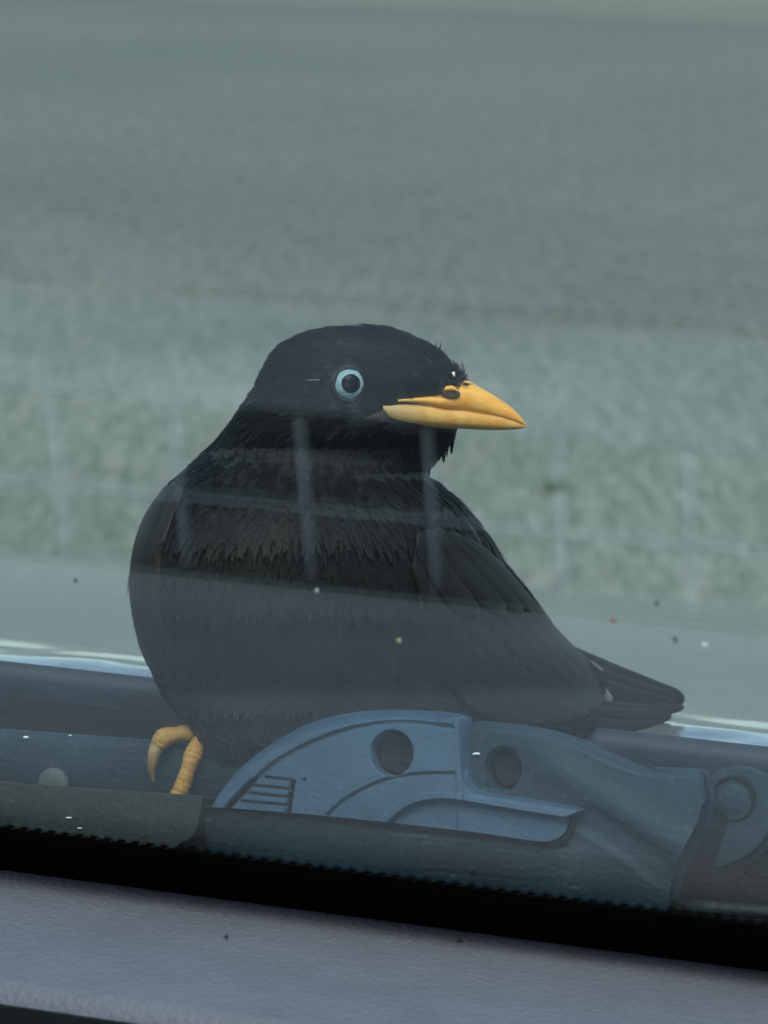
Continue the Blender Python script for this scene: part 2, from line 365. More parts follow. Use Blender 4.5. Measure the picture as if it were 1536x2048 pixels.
# cowl: upright plastic wall under the seal, tray below
cw = [(.7935, -.0005), (.790, -.004), (.786, -.012), (.780, -.034), (.70, -.052), (.70, -.060), (.793, -.060)]
V = [(x, y, DZ+z) for x in (-.75, .75) for y, z in cw]; n = len(cw)
mesh('cowl_panel', V, grid_faces(2, n)+[tuple(range(n)), tuple(range(2*n-1, n-1, -1))], M['cowl'], car, smooth=False)

# ------------------------------------------------------------------ wiper
wiper = thing('wiper_arm', None, None); wiper.parent = car
WD = np.array([0, .30, .954]); WD /= np.linalg.norm(WD)     # up the face of the wiper (leans away from the cabin)
WN = np.array([0, -WD[2], WD[1]])                            # out of the face, towards the cabin
WP = np.array([0, .712, DZ-.004])
def wpt(px, py, proud=0.0):
    return hit(px, py, WP, WN) + WN*proud
def dist_poly(P, poly, closed=False):
    P = np.asarray(P, float); best = np.full(P.shape[:-1], 1e9)
    q = np.asarray(poly, float); n = len(q)
    for i in range(n if closed else n-1):
        a, b = q[i], q[(i+1) % n]; ab = b-a; L2 = ab@ab+1e-9
        t = np.clip(((P-a)@ab)/L2, 0, 1); best = np.minimum(best, np.linalg.norm(P-(a+t[..., None]*ab), axis=-1))
    return best
def groove(d, w, depth): return -depth*np.clip(1.25-(d/w)**2, 0, 1)
def plate(name, us, top, bot, rows, hfun, back, m, parent, shade_fn=None):
    """plate whose outline is top(u), bot(u) in face coordinates; hfun gives how far the face stands proud; back = thickness"""
    U, T = np.meshgrid(us, rows, indexing='ij')
    tp = np.array([top(u) for u in us])[:, None]; bt = np.array([bot(u) for u in us])[:, None]
    Pv = bt+(tp-bt)*T; H = hfun(U, Pv)
    V = [wpt(U[i, j], Pv[i, j], H[i, j]) for i in range(U.shape[0]) for j in range(U.shape[1])]
    nr, nc = U.shape; F = grid_faces(nr, nc)
    # skirt and back
    loop = [(i, 0) for i in range(nr)]+[(nr-1, j) for j in range(1, nc)]+[(i, nc-1) for i in range(nr-2, -1, -1)]+[(0, j) for j in range(nc-2, 0, -1)]
    o = len(V)
    for (i, j) in loop: V.append(wpt(U[i, j], Pv[i, j], -back))
    k = len(loop)
    for a in range(k):
        b = (a+1) % k; F.append((loop[a][0]*nc+loop[a][1], o+a, o+b, loop[b][0]*nc+loop[b][1]))
    F.append(tuple(o+a for a in range(k)))
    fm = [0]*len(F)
    if shade_fn is not None:
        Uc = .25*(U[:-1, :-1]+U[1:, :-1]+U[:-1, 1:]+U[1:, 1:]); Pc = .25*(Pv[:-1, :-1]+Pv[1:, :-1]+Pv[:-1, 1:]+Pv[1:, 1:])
        k = shade_fn(Uc, Pc).ravel(); fm[:len(k)] = [int(q) for q in k]  # faces inside grooves, slots and holes take the painted shade colours
    return mesh(name, V, F, None, parent, mats=[m, M['groove'], M['groove_shade']], fm=fm)

# housing behind: rear wing of the joint and the lower band
H_TOP = [(411, 1640), (414, 1622), (425, 1616), (470, 1600), (600, 1520), (800, 1470), (936, 1444), (950, 1440), (1000, 1443), (1050, 1449), (1100, 1460), (1150, 1476), (1200, 1500), (1250, 1522), (1285, 1533), (1310, 1535), (1360, 1536), (1392, 1537), (1399, 1548), (1404, 1585), (1406, 1600)]
H_BOT = [(411, 1690), (418, 1760), (430, 1800), (900, 1850), (1315, 1880), (1330, 1800), (1345, 1745), (1372, 1692), (1397, 1640), (1406, 1601)]
hx, hy = zip(*H_TOP); gx, gy = zip(*H_BOT)
seam = smooth_poly([(418, 1614), (520, 1622), (600, 1630), (700, 1640), (800, 1651), (900, 1663), (1000, 1675), (1060, 1684), (1100, 1688), (1125, 1684), (1142, 1670), (1150, 1650), (1152, 1634)], 6)
plq = [(842, 1682), (1000, 1697), (1160, 1712), (1157, 1772), (838, 1740)]
def h_house(U, Pv):
    P = np.stack([U, Pv], -1)
    h = np.zeros_like(U)
    topv = interp(hx, hy, U.ravel()).reshape(U.shape); dt = Pv-topv
    h += -.0030*np.clip(1-dt/22., 0, 1)**2                          # rounded upper edge
    sv = np.interp(U, [400, 1100, 1400], [1612, 1690, 1740])
    h += .0022/(1+np.exp((Pv-sv)/-6.0))*np.clip((1180-U)/60, 0, 1)          # lower band stands a little proud
    h += -.010*np.clip((Pv-sv)/190, 0, 1)**1.3                          # and tucks under
    h += .0013*np.exp(-((Pv-(1470+.62*(U-1000)))/38.)**2)*np.clip((U-1010)/120, 0, 1)     # diagonal swelling of the rear wing
    h += groove(dist_poly(P, [(1005, 1498), (1030, 1515), (1038, 1540), (1028, 1566), (1005, 1576), (983, 1566), (972, 1540), (980, 1512)], True), 3.2, .0006)
    h += groove(np.maximum(np.hypot((U-1005)/33, (Pv-1537)/39)*33-30, 0), 6, .004)
    h += groove(dist_poly(P, plq, True), 2.2, .00022)
    h += groove(np.hypot(U-973, Pv-1573), 5, .0012)
    h += groove(dist_poly(P, smooth_poly([(1180, 1640), (1260, 1690), (1330, 1750)], 4)), 30, .0008)
    return h
us = np.unique(np.concatenate([np.linspace(411, 425, 5), np.linspace(425, 1385, 330), np.linspace(1385, 1405.9, 14)]))
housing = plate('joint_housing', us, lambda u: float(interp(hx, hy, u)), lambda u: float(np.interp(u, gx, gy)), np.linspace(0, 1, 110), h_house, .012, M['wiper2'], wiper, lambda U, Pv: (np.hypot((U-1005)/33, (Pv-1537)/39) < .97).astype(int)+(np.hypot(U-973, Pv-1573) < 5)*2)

C_TOP = [(424, 1612), (432, 1597), (445, 1577), (470, 1546), (510, 1511), (560, 1476), (620, 1446), (680, 1429), (740, 1421), (800, 1419), (870, 1422), (925, 1428), (935, 1433), (939, 1445), (940.5, 1500), (943, 1550), (950, 1569), (962, 1580), (985, 1586), (1060, 1597), (1120, 1607), (1160, 1614), (1172, 1619)]
C_BOT = [(424, 1614), (600, 1627), (800, 1647), (1000, 1671), (1060, 1680), (1095, 1684), (1120, 1680), (1137, 1667), (1145, 1650), (1148, 1634), (1160, 1628), (1172, 1621)]
cx_, cy_ = zip(*C_TOP); bx_, by_ = zip(*C_BOT)
g1 = smooth_poly([(524, 1562), (560, 1531), (600, 1506), (660, 1478), (720, 1458), (790, 1447), (850, 1448), (918, 1456)], 6)
g2 = smooth_poly([(668, 1632), (700, 1604), (740, 1580), (790, 1560), (850, 1550), (920, 1548)], 6)
g3 = smooth_poly([(790, 1644), (815, 1622), (845, 1606), (890, 1598), (940, 1602), (1000, 1612), (1170, 1640)], 6)
outl = [(a, b) for a, b in zip(cx_, cy_)]
def h_cover(U, Pv):
    P = np.stack([U, Pv], -1); h = np.full_like(U, .0055)
    d = dist_poly(P, smooth_poly(outl, 3))
    rw = np.interp(U, [424, 470, 880, 925, 940, 1180], [20, 34, 34, 12, 9, 9])
    h += -.0058*np.clip(1-d/rw, 0, 1)**2.0                                 # broad rounded rim
    s3 = np.interp(U, g3[:, 0], g3[:, 1]); inside = np.clip((Pv-s3)/7.0, 0, 1)*(U > 790)
    h += -.0014*inside                                                     # lower lip steps back
    h += .0012*np.exp(-(dist_poly(P, g3)/7.)**2)
    s2 = np.interp(U, g2[:, 0], g2[:, 1]); h += -.0007*np.clip((Pv-s2)/4., 0, 1)*(U > 668)*(U < 925)
    h += groove(dist_poly(P, g1), 4.2, .0010) + groove(dist_poly(P, g2), 3.4, .0007)
    h += groove(dist_poly(P, [(522, 1563), (472, 1616)]), 6.0, .0022) + groove(dist_poly(P, [(600, 1566), (591, 1628)]), 5.5, .0022)
    for a, b in (((549, 1557), (597, 1562)), ((522, 1573), (592, 1580)), ((510, 1588), (590, 1596)), ((498, 1604), (588, 1612))):
        h += groove(dist_poly(P, [a, b]), 3.2, .0008)
    h += groove(np.maximum(np.hypot((U-798)/40, (Pv-1508)/43)*40-37, 0), 5, .005)
    h += groove(np.hypot(U-624, Pv-1561), 3.2, .0008)
    return h
def shade_cover(U, Pv):
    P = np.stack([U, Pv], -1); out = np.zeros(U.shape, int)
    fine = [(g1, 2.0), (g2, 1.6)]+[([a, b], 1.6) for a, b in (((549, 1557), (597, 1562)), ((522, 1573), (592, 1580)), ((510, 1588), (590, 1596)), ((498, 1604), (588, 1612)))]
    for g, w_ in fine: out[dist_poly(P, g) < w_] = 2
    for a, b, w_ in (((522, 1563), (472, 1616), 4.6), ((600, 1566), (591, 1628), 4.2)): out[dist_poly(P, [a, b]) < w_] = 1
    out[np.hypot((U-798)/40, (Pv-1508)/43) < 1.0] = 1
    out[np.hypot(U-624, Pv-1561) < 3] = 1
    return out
us = np.unique(np.concatenate([np.linspace(424, 440, 10), np.linspace(440, 932, 260), np.linspace(932, 966, 30), np.linspace(966, 1172, 80)]))
cover = plate('joint_cover', us, lambda u: float(interp(cx_, cy_, u)), lambda u: float(interp(bx_, by_, u)), np.linspace(0, 1, 120), h_cover, .002, M['wiper'], wiper, shade_cover)
# dark seam along the foot of the cover
def ribbon(poly, w, proud, thick, name, m, parent):
    p = np.asarray(poly, float); t = np.gradient(p, axis=0); t /= np.linalg.norm(t, axis=1)[:, None]; nn = np.stack([-t[:, 1], t[:, 0]], 1)
    ww = np.asarray(w, float)*np.ones(len(p))
    V = []
    for i in range(len(p)):
        for s in (-1, 1): V.append(wpt(*(p[i]+s*nn[i]*ww[i]), proud))
        for s in (1, -1): V.append(wpt(*(p[i]+s*nn[i]*ww[i]), proud-thick))
    F = grid_faces(len(p), 4, True) + [(0, 1, 2, 3), tuple(4*(len(p)-1)+k for k in (3, 2, 1, 0))]
    return mesh(name, V, F, m, parent)
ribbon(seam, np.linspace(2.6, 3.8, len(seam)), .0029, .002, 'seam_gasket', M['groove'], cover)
def disc(cx, cy, rx, ry, proud, thick, name, m, parent, n=32, dome=0.0):
    V = []; F = []
    rr = (1.0, .8, .5, .2); 
    for k, q in enumerate(rr):
        for i in range(n): V.append(wpt(cx+rx*q*math.cos(2*math.pi*i/n), cy+ry*q*math.sin(2*math.pi*i/n), proud+dome*(1-q*q)))
    F = grid_faces(4, n, True); F.append(tuple(3*n+i for i in range(n)))
    o = len(V)
    for i in range(n): V.append(wpt(cx+rx*math.cos(2*math.pi*i/n), cy+ry*math.sin(2*math.pi*i/n), proud-thick))
    F += [(i, o+i, o+(i+1) % n, (i+1) % n) for i in range(n)]; F.append(tuple(o+i for i in range(n))[::-1])
    return mesh(name, V, F, m, parent)
disc(798, 1508, 38.5, 41.5, .0012, .002, 'hole_plug', M['hole'], cover)
disc(1009, 1537, 28.5, 35, -.0030, .002, 'hole_plug', M['hole'], housing)
# embossed frame of the maker's plate on the lower band
def frame_line(a, b): return ribbon([a, ((a[0]+b[0])/2, (a[1]+b[1])/2), b], 1.6, .0, .003, 'plate_edge', M['wiper2'], housing)
# round end of the tube at the rear of the housing
V, F = tube([at(1330, 1552, .742), at(1372, 1553, .742), at(1399, 1556, .742)], [.0017, .0019, .0020], 14)
# arm bar to the left, carrying the bird
AP = WP + np.array([0, .016, 0])
def apt(px, py, proud=0.0): return hit(px, py, AP, WN) + WN*proud
xs = np.linspace(-900, 640, 50); V = []; prof = [(0, 0), (3, .0016), (8, .0026), (20, .0030), (60, .0026), (100, .0014), (130, -.001)]
for x in xs:
    y = 1457 + (x)*.0735
    for dy, pd in prof: V.append(apt(x, y+dy, pd))
    V.append(apt(x, y+130, -.010)); V.append(apt(x, y+1, -.010))
nc = len(prof)+2; F = grid_faces(len(xs), nc, True)+[tuple(range(nc))[::-1], tuple((len(xs)-1)*nc+k for k in range(nc))]
mesh('arm_bar', V, F, M['wiper2'], wiper)
# rear link to the right of the housing: flat bar that carries the hooked clip
V = []; xs = np.linspace(1180, 1700, 14)
for x in xs:
    y = 1478+(x-1180)*.115
    for dy, pd in [(0, -.006), (4, -.004), (30, -.004), (40, -.008), (40, -.016), (0, -.016)]: V.append(apt(x, y+dy+12, pd-.004))

# blade holder in front of the arm bar
BP = WP + np.array([0, -.004, 0])
def bpt(px, py, proud=0.0): return hit(px, py, BP, WN) + WN*proud
outline = [(-900, 1492), (100, 1570), (250, 1581), (405, 1591), (409, 1594), (404, 1625), (399, 1650), (392, 1668), (378, 1680), (362, 1688), (330, 1760), (-900, 1640)]
def slab(name, outl, ptf, front, back, m, parent, bev=.0008):
    n = len(outl); V = [ptf(x, y, front) for x, y in outl]+[ptf(x, y, back) for x, y in outl]
    F = [tuple(range(n))[::-1], tuple(range(n, 2*n))]+[(i, (i+1) % n, n+(i+1) % n, n+i) for i in range(n)]
    o = mesh(name, V, F, m, parent, smooth=False); 
    if bev: bevel(o, bev, 3, 30)
    return o
blade = slab('blade_holder', outline, bpt, .001, -.008, M['blade'], wiper)
slab('blade_rubber', [(362, 1690), (385, 1672), (405, 1640), (411, 1600), (416, 1640), (414, 1760), (330, 1770)], bpt, -.006, -.010, M['rubber'], wiper, 0)
# domed screw head half hidden behind the blade holder
def dome(c, rad, hgt, name, m, parent, ptf, n=20):
    V = []; F = []; rows = 6
    for k in range(rows):
        q = math.cos(k/(rows-1)*math.pi/2*.98); hh = math.sin(k/(rows-1)*math.pi/2)
        for i in range(n): V.append(ptf(c[0]+rad*q*math.cos(2*math.pi*i/n), c[1]+rad*q*math.sin(2*math.pi*i/n), hgt*hh))
    F = grid_faces(rows, n, True)+[tuple((rows-1)*n+i for i in range(n)), tuple(range(n))[::-1]]
    return mesh(name, V, F, m, parent)
dome((114, 1566), 31, .0016, 'screw_head', M['screw'], wiper, lambda x, y, p: apt(x, y, p+.0020))
# hooked clip on the right: round eye with a tongue running down to a point
hook = smooth_poly([(1397, 1585), (1408, 1562), (1430, 1541), (1460, 1531), (1492, 1532), (1520, 1543), (1548, 1548), (1600, 1556), (1600, 1600), (1552, 1640), (1532, 1668), (1505, 1700), (1468, 1724), (1424, 1735), (1434, 1690), (1448, 1645), (1440, 1628), (1418, 1612)], 5, True)
clip = slab('hook_clip', [tuple(q) for q in hook], lambda x, y, p: apt(x, y, p), -.002, -.007, M['wiper2'], wiper, .0009)
V = []; n = 28
tor = [(1463+42*math.cos(a), 1598+44*math.sin(a)) for a in np.linspace(RAD(-200), RAD(110), n)]
Vt, Ft = tube([apt(x, y, -.0019) for x, y in tor], [.0006*(.3+.7*math.sin(math.pi*i/(n-1))) for i in range(n)], 8)
mesh('clip_groove', Vt, Ft, M['groove'], wiper)
dome((1462, 1598), 33, .0006, 'clip_boss', M['wiper2'], wiper, lambda x, y, p: apt(x, y, p-.0021))
slab('side_bracket', [(1478, 1742), (1530, 1690), (1620, 1650), (1620, 1766), (1478, 1750)], lambda x, y, p: apt(x, y, p), -.006, -.012, M['cowl'], wiper, .0006)
# tube stub at the shoulder of the housing
V, F = tube([wpt(1300, 1552, -.003), wpt(1360, 1556, -.003), wpt(1394, 1559, -.003), wpt(1397, 1559, -.003)], [.0022, .0024, .0025, .0022], 16)
stub = mesh('tube_stub', V, F, M['wiper2'], wiper)
# rubber lip along the lower right
V, F = tube([bpt(x, 1812+(x-1340)*.07, -.012) for x in (1320, 1400, 1500, 1640)], [.0016]*4, 10)
mesh('lower_lip', V, F, M['blade'], wiper)
# pale lint stuck to the wiper; the first blob is a painted white glint
def blob(c, ax, name, m, parent=None, n=8):
    V = []; F = []; rows = 6
    a, b, d = ax; jit = [rng.uniform(.75, 1.2) for _ in range(n)]
    for k in range(rows):
        ph = math.pi*(k+.5)/rows
        for i in range(n):
            q = 2*math.pi*i/n; V.append(np.asarray(c)+jit[i]*math.sin(ph)*(math.cos(q)*np.asarray(a)+math.sin(q)*np.asarray(b))+math.cos(ph)*np.asarray(d))
    F = grid_faces(rows, n, True)+[tuple(range(n))[::-1], tuple((rows-1)*n+i for i in range(n))]
    return mesh(name, V, F, m, parent)
for (px, py, rx_, ry_, pf_, pr) in [(953, 1508, 9, 3, wpt, .0004), (668, 1691, 8, 2.4, wpt, -.002), (835, 1692, 6, 2.6, wpt, -.0022), (785, 1741, 4, 3, wpt, -.0045), (886, 1740, 11, 2.2, wpt, -.0045),
                                    (142, 1636, 7, 2.2, bpt, .0011), (163, 1657, 6, 2, bpt, .0011), (62, 1476, 7, 3, apt, .0029), (150, 1472, 4, 2, apt, .0029)]:
    k = .75/FPX
    blob(pf_(px, py, pr), (rt*rx_*k, up*ry_*k, WN*.0004), 'lint_glint_fleck', M['w_speck'], wiper)

# ------------------------------------------------------------------ the bird
bird = thing('myna_bird', 'black myna with yellow beak and pale blue eye perched on the wiper', 'bird')
BD = .820                                                       # depth of the middle of the body
rows = [ # y, xL, xR, half depth (m), depth offset of centre (m), shear (m per px, + = right side farther)
 (649, 700, 722, .0012, -.004, 0), (652, 668, 756, .0045, -.004, 0), (658, 632, 790, .0070, -.004, 0), (668, 600, 818, .0090, -.004, 0), (684, 568, 851, .0108, -.004, 0), (704, 547, 882, .0122, -.004, 0),
 (732, 530, 908, .0134, -.004, 0), (762, 516, 928, .0140, -.004, 0), (792, 497, 927, .0143, -.004, 0), (822, 476, 920, .0145, -.004, 0),
 (850, 456, 917, .0148, -.0035, 0), (872, 439, 910, .0152, -.002, .1), (900, 412, 888, .0163, .001, .4), (926, 384, 866, .0185, .002, .9), (946, 362, 852, .0210, .002, 1.4), (964, 343, 874, .0235, .002, 1.8),
 (1000, 316, 917, .0280, .002, 2.4), (1040, 293, 953, .0310, .002, 2.8), (1080, 276, 983, .0330, .002, 3.2), (1114, 267, 1004, .0340, .003, 3.5),
 (1160, 260, 1040, .0345, .004, 3.8), (1215, 264, 1082, .0345, .005, 4.1), (1265, 277, 1116, .0335, .007, 4.4), (1300, 288, 1148, .0325, .008, 4.5),
 (1340, 303, 1174, .0310, .010, 4.5), (1380, 322, 1190, .0290, .013, 4.5), (1420, 350, 1196, .0270, .009, 4.5), (1455, 376, 1188, .0250, .007, 4.5),
 (1488, 392, 1150, .0230, .006, 4.5), (1525, 418, 1090, .0180, .006, 4.5), (1555, 440, 1000, .012, .006, 4.5), (1580, 520, 860, .004, .006, 4.5)]
RA = np.array(rows, float)
def row_at(y):
    y = np.asarray(y, float)
    g = [interp(RA[:, 0], RA[:, k], y) for k in (1, 2, 3, 4, 5)]
    return g[0], g[1], g[2], g[3], g[4]*1e-5
def body_pt(y, th):
    xl, xr, b, dc, sh = row_at(y)
    xc = .5*(xl+xr); a = .5*(xr-xl); e = .92
    c, s = np.cos(th), np.sin(th)
    x = xc + a*np.sign(c)*np.abs(c)**e
    dz = -b*np.sign(s)*np.abs(s)**e
    return x, BD+dc+sh*(x-600)+dz
def front(x, y):
    xl, xr, b, dc, sh = row_at(y); xc = .5*(xl+xr); a = .5*(xr-xl)
    q = np.clip(1-((x-xc)/a)**2, 0, 1)
    return BD+dc+sh*(x-600)-b*np.sqrt(q)
def at_v(x, y, d):
    return CP + d[:, None]*(fw+rt*((x-768)/FPX)[:, None]+up*((1024-y)/FPX)[:, None])
ys = np.concatenate([np.linspace(649, 700, 18)[:-1], np.linspace(700, 1500, 120)[:-1], np.linspace(1500, 1580, 16)])
NT = 72; ths = np.linspace(0, 2*math.pi, NT, endpoint=False)
Yg, Tg = np.meshgrid(ys, ths, indexing='ij'); Xg, Dg = body_pt(Yg.ravel(), Tg.ravel())
PV = at_v(Xg, Yg.ravel(), Dg)
# slight feather-mass unevenness
ctr = PV.reshape(len(ys), NT, 3).mean(1, keepdims=True)
F = grid_faces(len(ys), NT, True)+[tuple(range(NT))[::-1], tuple((len(ys)-1)*NT+k for k in range(NT))]
body = mesh('body', PV, F, M['skin'], bird)

# plumage: tens of thousands of small barbs lying along the flow of the feathers
def flow(x, y):
    """image-plane direction the feathers point in, (dx, dy) with dy downwards"""
    hx_, hy_ = x-925, y-800                                     # away from the bill on the head
    hn = np.hypot(hx_, hy_)+1e-6
    bx, by = 1230-x, 1500-y; bn = np.hypot(bx, by)+1e-6         # to the tail on the body
    cx, cy = np.full_like(x, -.12), np.ones_like(x)             # down the breast
    wt = np.clip((x-620)/330, 0, 1)
    gx = cx*(1-wt)+wt*bx/bn; gy = cy*(1-wt)+wt*by/bn
    k = np.clip((y-800)/150, 0, 1)
    return hx_/hn*(1-k)+gx*k, hy_/hn*(1-k)+gy*k
def barbs(name, nf, per, yr, flen, blen, width, m, seed, mask=None, lift=.0006):
    """nf small contour feathers, each a fan of `per` barbs off a shaft, lying along the flow"""
    g = np.random.default_rng(seed)
    y = g.uniform(yr[0], yr[1], nf*4); th = g.uniform(-.35, math.pi+.35, nf*4)
    xl, xr, b, _, _ = row_at(y); keep = g.uniform(0, 1, nf*4) < np.clip((xr-xl)/2*np.abs(np.sin(th))/470+.12+.2*np.abs(np.cos(th)), 0, 1)
    y, th = y[keep][:nf], th[keep][:nf]
    x, d = body_pt(y, th)
    if mask is not None:
        k = mask(x, y); x, y, d, th = x[k], y[k], d[k], th[k]
    P = at_v(x, y, d); e = .01
    x1, d1 = body_pt(y, th+e); x2, d2 = body_pt(np.clip(y+1.0, 649, 1580), th)
    T1 = at_v(x1, y, d1)-P; T2 = at_v(x2, y+1.0, d2)-P
    Nn = np.cross(T1, T2); Nn /= np.linalg.norm(Nn, axis=1)[:, None]+1e-12
    cen = at_v(*(lambda a: (.5*(a[0]+a[1]), y, BD+a[3]+a[4]*(.5*(a[0]+a[1])-600)))(row_at(y)))
    Nn *= np.sign(np.sum(Nn*(P-cen), 1))[:, None]
    gx, gy = flow(x, y); ang = g.normal(0, .14, len(x))
    gx, gy = gx*np.cos(ang)-gy*np.sin(ang), gx*np.sin(ang)+gy*np.cos(ang)
    Tn = rt*gx[:, None]-up*gy[:, None]
    Tn = Tn-np.sum(Tn*Nn, 1)[:, None]*Nn; Tn /= np.linalg.norm(Tn, axis=1)[:, None]+1e-9
    W = np.cross(Nn, Tn)
    tone = np.clip(g.beta(3, 6, len(x))+.45*np.array([mnoise.noise((a*.02, b_*.012, 2.7)) for a, b_ in zip(x, y)]), .02, 1)
    k = len(x); R_ = lambda q: np.repeat(q, per, axis=0)
    sh = np.tile(np.linspace(.0, 1, per), k)[:, None]; sd = np.where(np.tile(np.arange(per) % 2, k) > 0, 1., -1.)[:, None]
    Lf = R_((flen*g.uniform(.75, 1.25, k)*np.clip(1-(y-1330)/260, .45, 1))[:, None]); lf = R_((lift*g.uniform(.4, 1.7, k))[:, None])
    P, Nn, Tn, W = R_(P), R_(Nn), R_(Tn), R_(W); rad = np.interp(R_(y), [700, 860, 960, 1040, 1400, 1500], [.018, .030, .07, .8, .8, .08])[:, None]
    al = sh*Lf; B = P+Tn*al+Nn*(lf*sh-.0001-al**2/(2*rad))
    fan = .62*(1-.75*sh)*sd+g.normal(0, .09, sh.shape)
    T2 = Tn*np.cos(fan)+W*np.sin(fan)-Nn*(al/rad)*.6; W2 = np.cross(Nn, T2)
    L = blen*(1-.35*sh)*g.uniform(.75, 1.2, sh.shape)*np.clip(1-(R_(y)[:, None]-1330)/260, .5, 1); wd = width*g.uniform(.7, 1.3, sh.shape)
    M1 = B+T2*L*.5+Nn*(.00018); E_ = B+T2*L-Nn*(L**2/(2*rad))*.5+Nn*.00005
    V = np.stack([B-W2*wd*.5, B+W2*wd*.5, M1-W2*wd*.45, M1+W2*wd*.45, E_], 1).reshape(-1, 3)
    i = np.arange(k*per)*5
    F = np.stack([i, i+1, i+3, i+2], 1).tolist()+np.stack([i+2, i+3, i+4], 1).tolist()
    me = bpy.data.meshes.new(name); me.from_pydata(V.tolist(), [], F)
    me.materials.append(m); me.polygons.foreach_set('use_smooth', [True]*len(me.polygons))
    tv = np.clip(R_(tone[:, None])*(.55+.75*sh), 0, 1); tv = np.repeat(tv, 5, axis=1); tv[:, 4] *= 1.35
    at_ = me.attributes.new('tone', 'FLOAT', 'POINT'); at_.data.foreach_set('value', np.clip(tv, 0, 1).ravel().astype(np.float32))
    o = bpy.data.objects.new(name, me); COL.objects.link(o); o.parent = bird
    return tag(o, kind='stuff')
def not_beak(x, y): return ~((x > 785) & (y > 772) & (y < 862) & (y > 790+(852-x)*.25)) & (np.hypot(x-697, y-770) > 40) & ~((x > 712) & (x < 800) & (np.abs(y-833) < 16))
barbs('plumage', 2300, 16, (651, 1000), .0030, .0019, .00036, M['plume_head'], 3, not_beak, .0003)
barbs('plumage', 4600, 20, (850, 1545), .0040, .0019, .00032, M['plume'], 4, not_beak, .0002)

# forehead bristles that stand up at the root of the bill
parts = []
for k in range(46):
    x = rng.uniform(872, 938); y = 700+(x-880)*1.02+rng.uniform(-4, 26)
    b0 = at(x-3, y+6, BD-.006-rng.uniform(0, .006)); dr = rt*rng.uniform(-.1, .75)+up*rng.uniform(.5, 1.0); dr /= np.linalg.norm(dr)
    ln = rng.uniform(.0012, .0030); wv = np.cross(dr, fw); wv /= np.linalg.norm(wv)
    parts.append(([b0-wv*.0002-dr*.001, b0+wv*.0002-dr*.001, b0+dr*ln, b0-fw*.0002], [(0, 1, 2), (0, 3, 2), (1, 3, 2)]))
v, f = join(parts); o = mesh('forehead_bristles', v, f, M['plume'], bird); tag(o, kind='stuff')

# beak
BK = BD-.0165                                                   # depth of the near face plane of the bill; it points a little towards the cabin
def bill(name, xs, top, bot, hw, m, parent, yshift=0.0, expo=2.0, mats=None, fmf=None):
    n = 24; V = []
    for x in xs:
        t, b = top(x), bot(x); yc = .5*(t+b); a = .5*(b-t); h = hw(x)
        dc = BD-.006-(x-770)*2.2e-5
        for k in range(n):
            q = 2*math.pi*k/n; s, c = math.sin(q), math.cos(q)
            V.append(at(x, yc+a*np.sign(c)*abs(c)**.62, dc-h*np.sign(s)*abs(s)**.85))
    F = grid_faces(len(xs), n, True)+[tuple(range(n)), tuple((len(xs)-1)*n+k for k in range(n))[::-1]]
    o = mesh(name, V, F, m, parent); tn = []
    for x in xs:
        for k in range(n): tn.append(float(np.clip((862-x)/70, 0, 1)**.8*rng.uniform(.75, 1.0)+(.35 if abs(k/n-.5) < .08 and x < 1000 else 0)))
    a = o.data.attributes.new('tone', 'FLOAT', 'POINT'); a.data.foreach_set('value', np.clip(np.array(tn, np.float32), 0, 1))
    return o
mouth = lambda x: float(interp([760, 800, 823, 858, 898, 941, 998, 1041, 1053], [814, 800, 802, 807, 816, 822, 832, 846, 852], x))
cul = lambda x: float(interp([760, 800, 823, 852, 880, 900, 912, 922, 932, 955, 998, 1032, 1046, 1053], [812, 796.5, 793, 789, 788, 783, 772, 761, 761, 772, 797, 823, 840, 851.5], x))
lowb = lambda x: float(interp([764, 772, 784, 800, 830, 869, 926, 984, 1030, 1046, 1053], [820, 836, 849, 854.5, 856, 857, 858, 860.5, 859, 856.5, 853], x))
xs = np.concatenate([np.linspace(796, 905, 16), np.linspace(908, 940, 12), np.linspace(945, 1052.6, 30)])
hwU = lambda x: float(interp([760, 800, 860, 925, 1000, 1040, 1053], [.0130, .0114, .0090, .0068, .0042, .0022, .0004], x))
hwL = lambda x: float(interp([700, 760, 800, 860, 925, 1000, 1040, 1053], [.0130, .0127, .0112, .0085, .0060, .0037, .0018, .0003], x))
upper = bill('upper_mandible', xs, cul, lambda x: mouth(x)+6*min(1, (1053-x)/40), hwU, M['beak'], bird)
xs2 = np.concatenate([np.concatenate([np.linspace(766, 790, 10), np.linspace(795, 1000, 30)]), np.linspace(1005, 1052.4, 16)])
lower = bill('lower_mandible', xs2, lambda x: mouth(x)-6*min(1, (1053-x)/40), lowb, hwL, M['beak_low'], bird)
# nostril: dark oval in the upper mandible with a pale yellow lid
def patch(cx, cy, rx_, ry_, dep, name, m, parent, thick=.0008, ang=0.0, n=20, dome_=.0005):
    V = []; F = []
    ca, sa = math.cos(ang), math.sin(ang)
    for q, dd in ((1, thick), (1, 0), (.7, -dome_*.6), (.3, -dome_)):
        for i in range(n):
            a = 2*math.pi*i/n; ex, ey = rx_*q*math.cos(a), ry_*q*math.sin(a)
            V.append(at(cx+ex*ca-ey*sa, cy+ex*sa+ey*ca, dep+dd))
    F = grid_faces(4, n, True)+[tuple(3*n+i for i in range(n)), tuple(range(n))[::-1]]
    return mesh(name, V, F, m, parent)
bfront = lambda x: BD-.006-(x-770)*2.2e-5-hwU(x)
M['nostril'] = mat('brown_nostril', (.10, .045, .02), .6, .3)
patch(902, 787, 19, 11, bfront(902)-.0003, 'nostril', M['nostril'], upper, .003, .14)
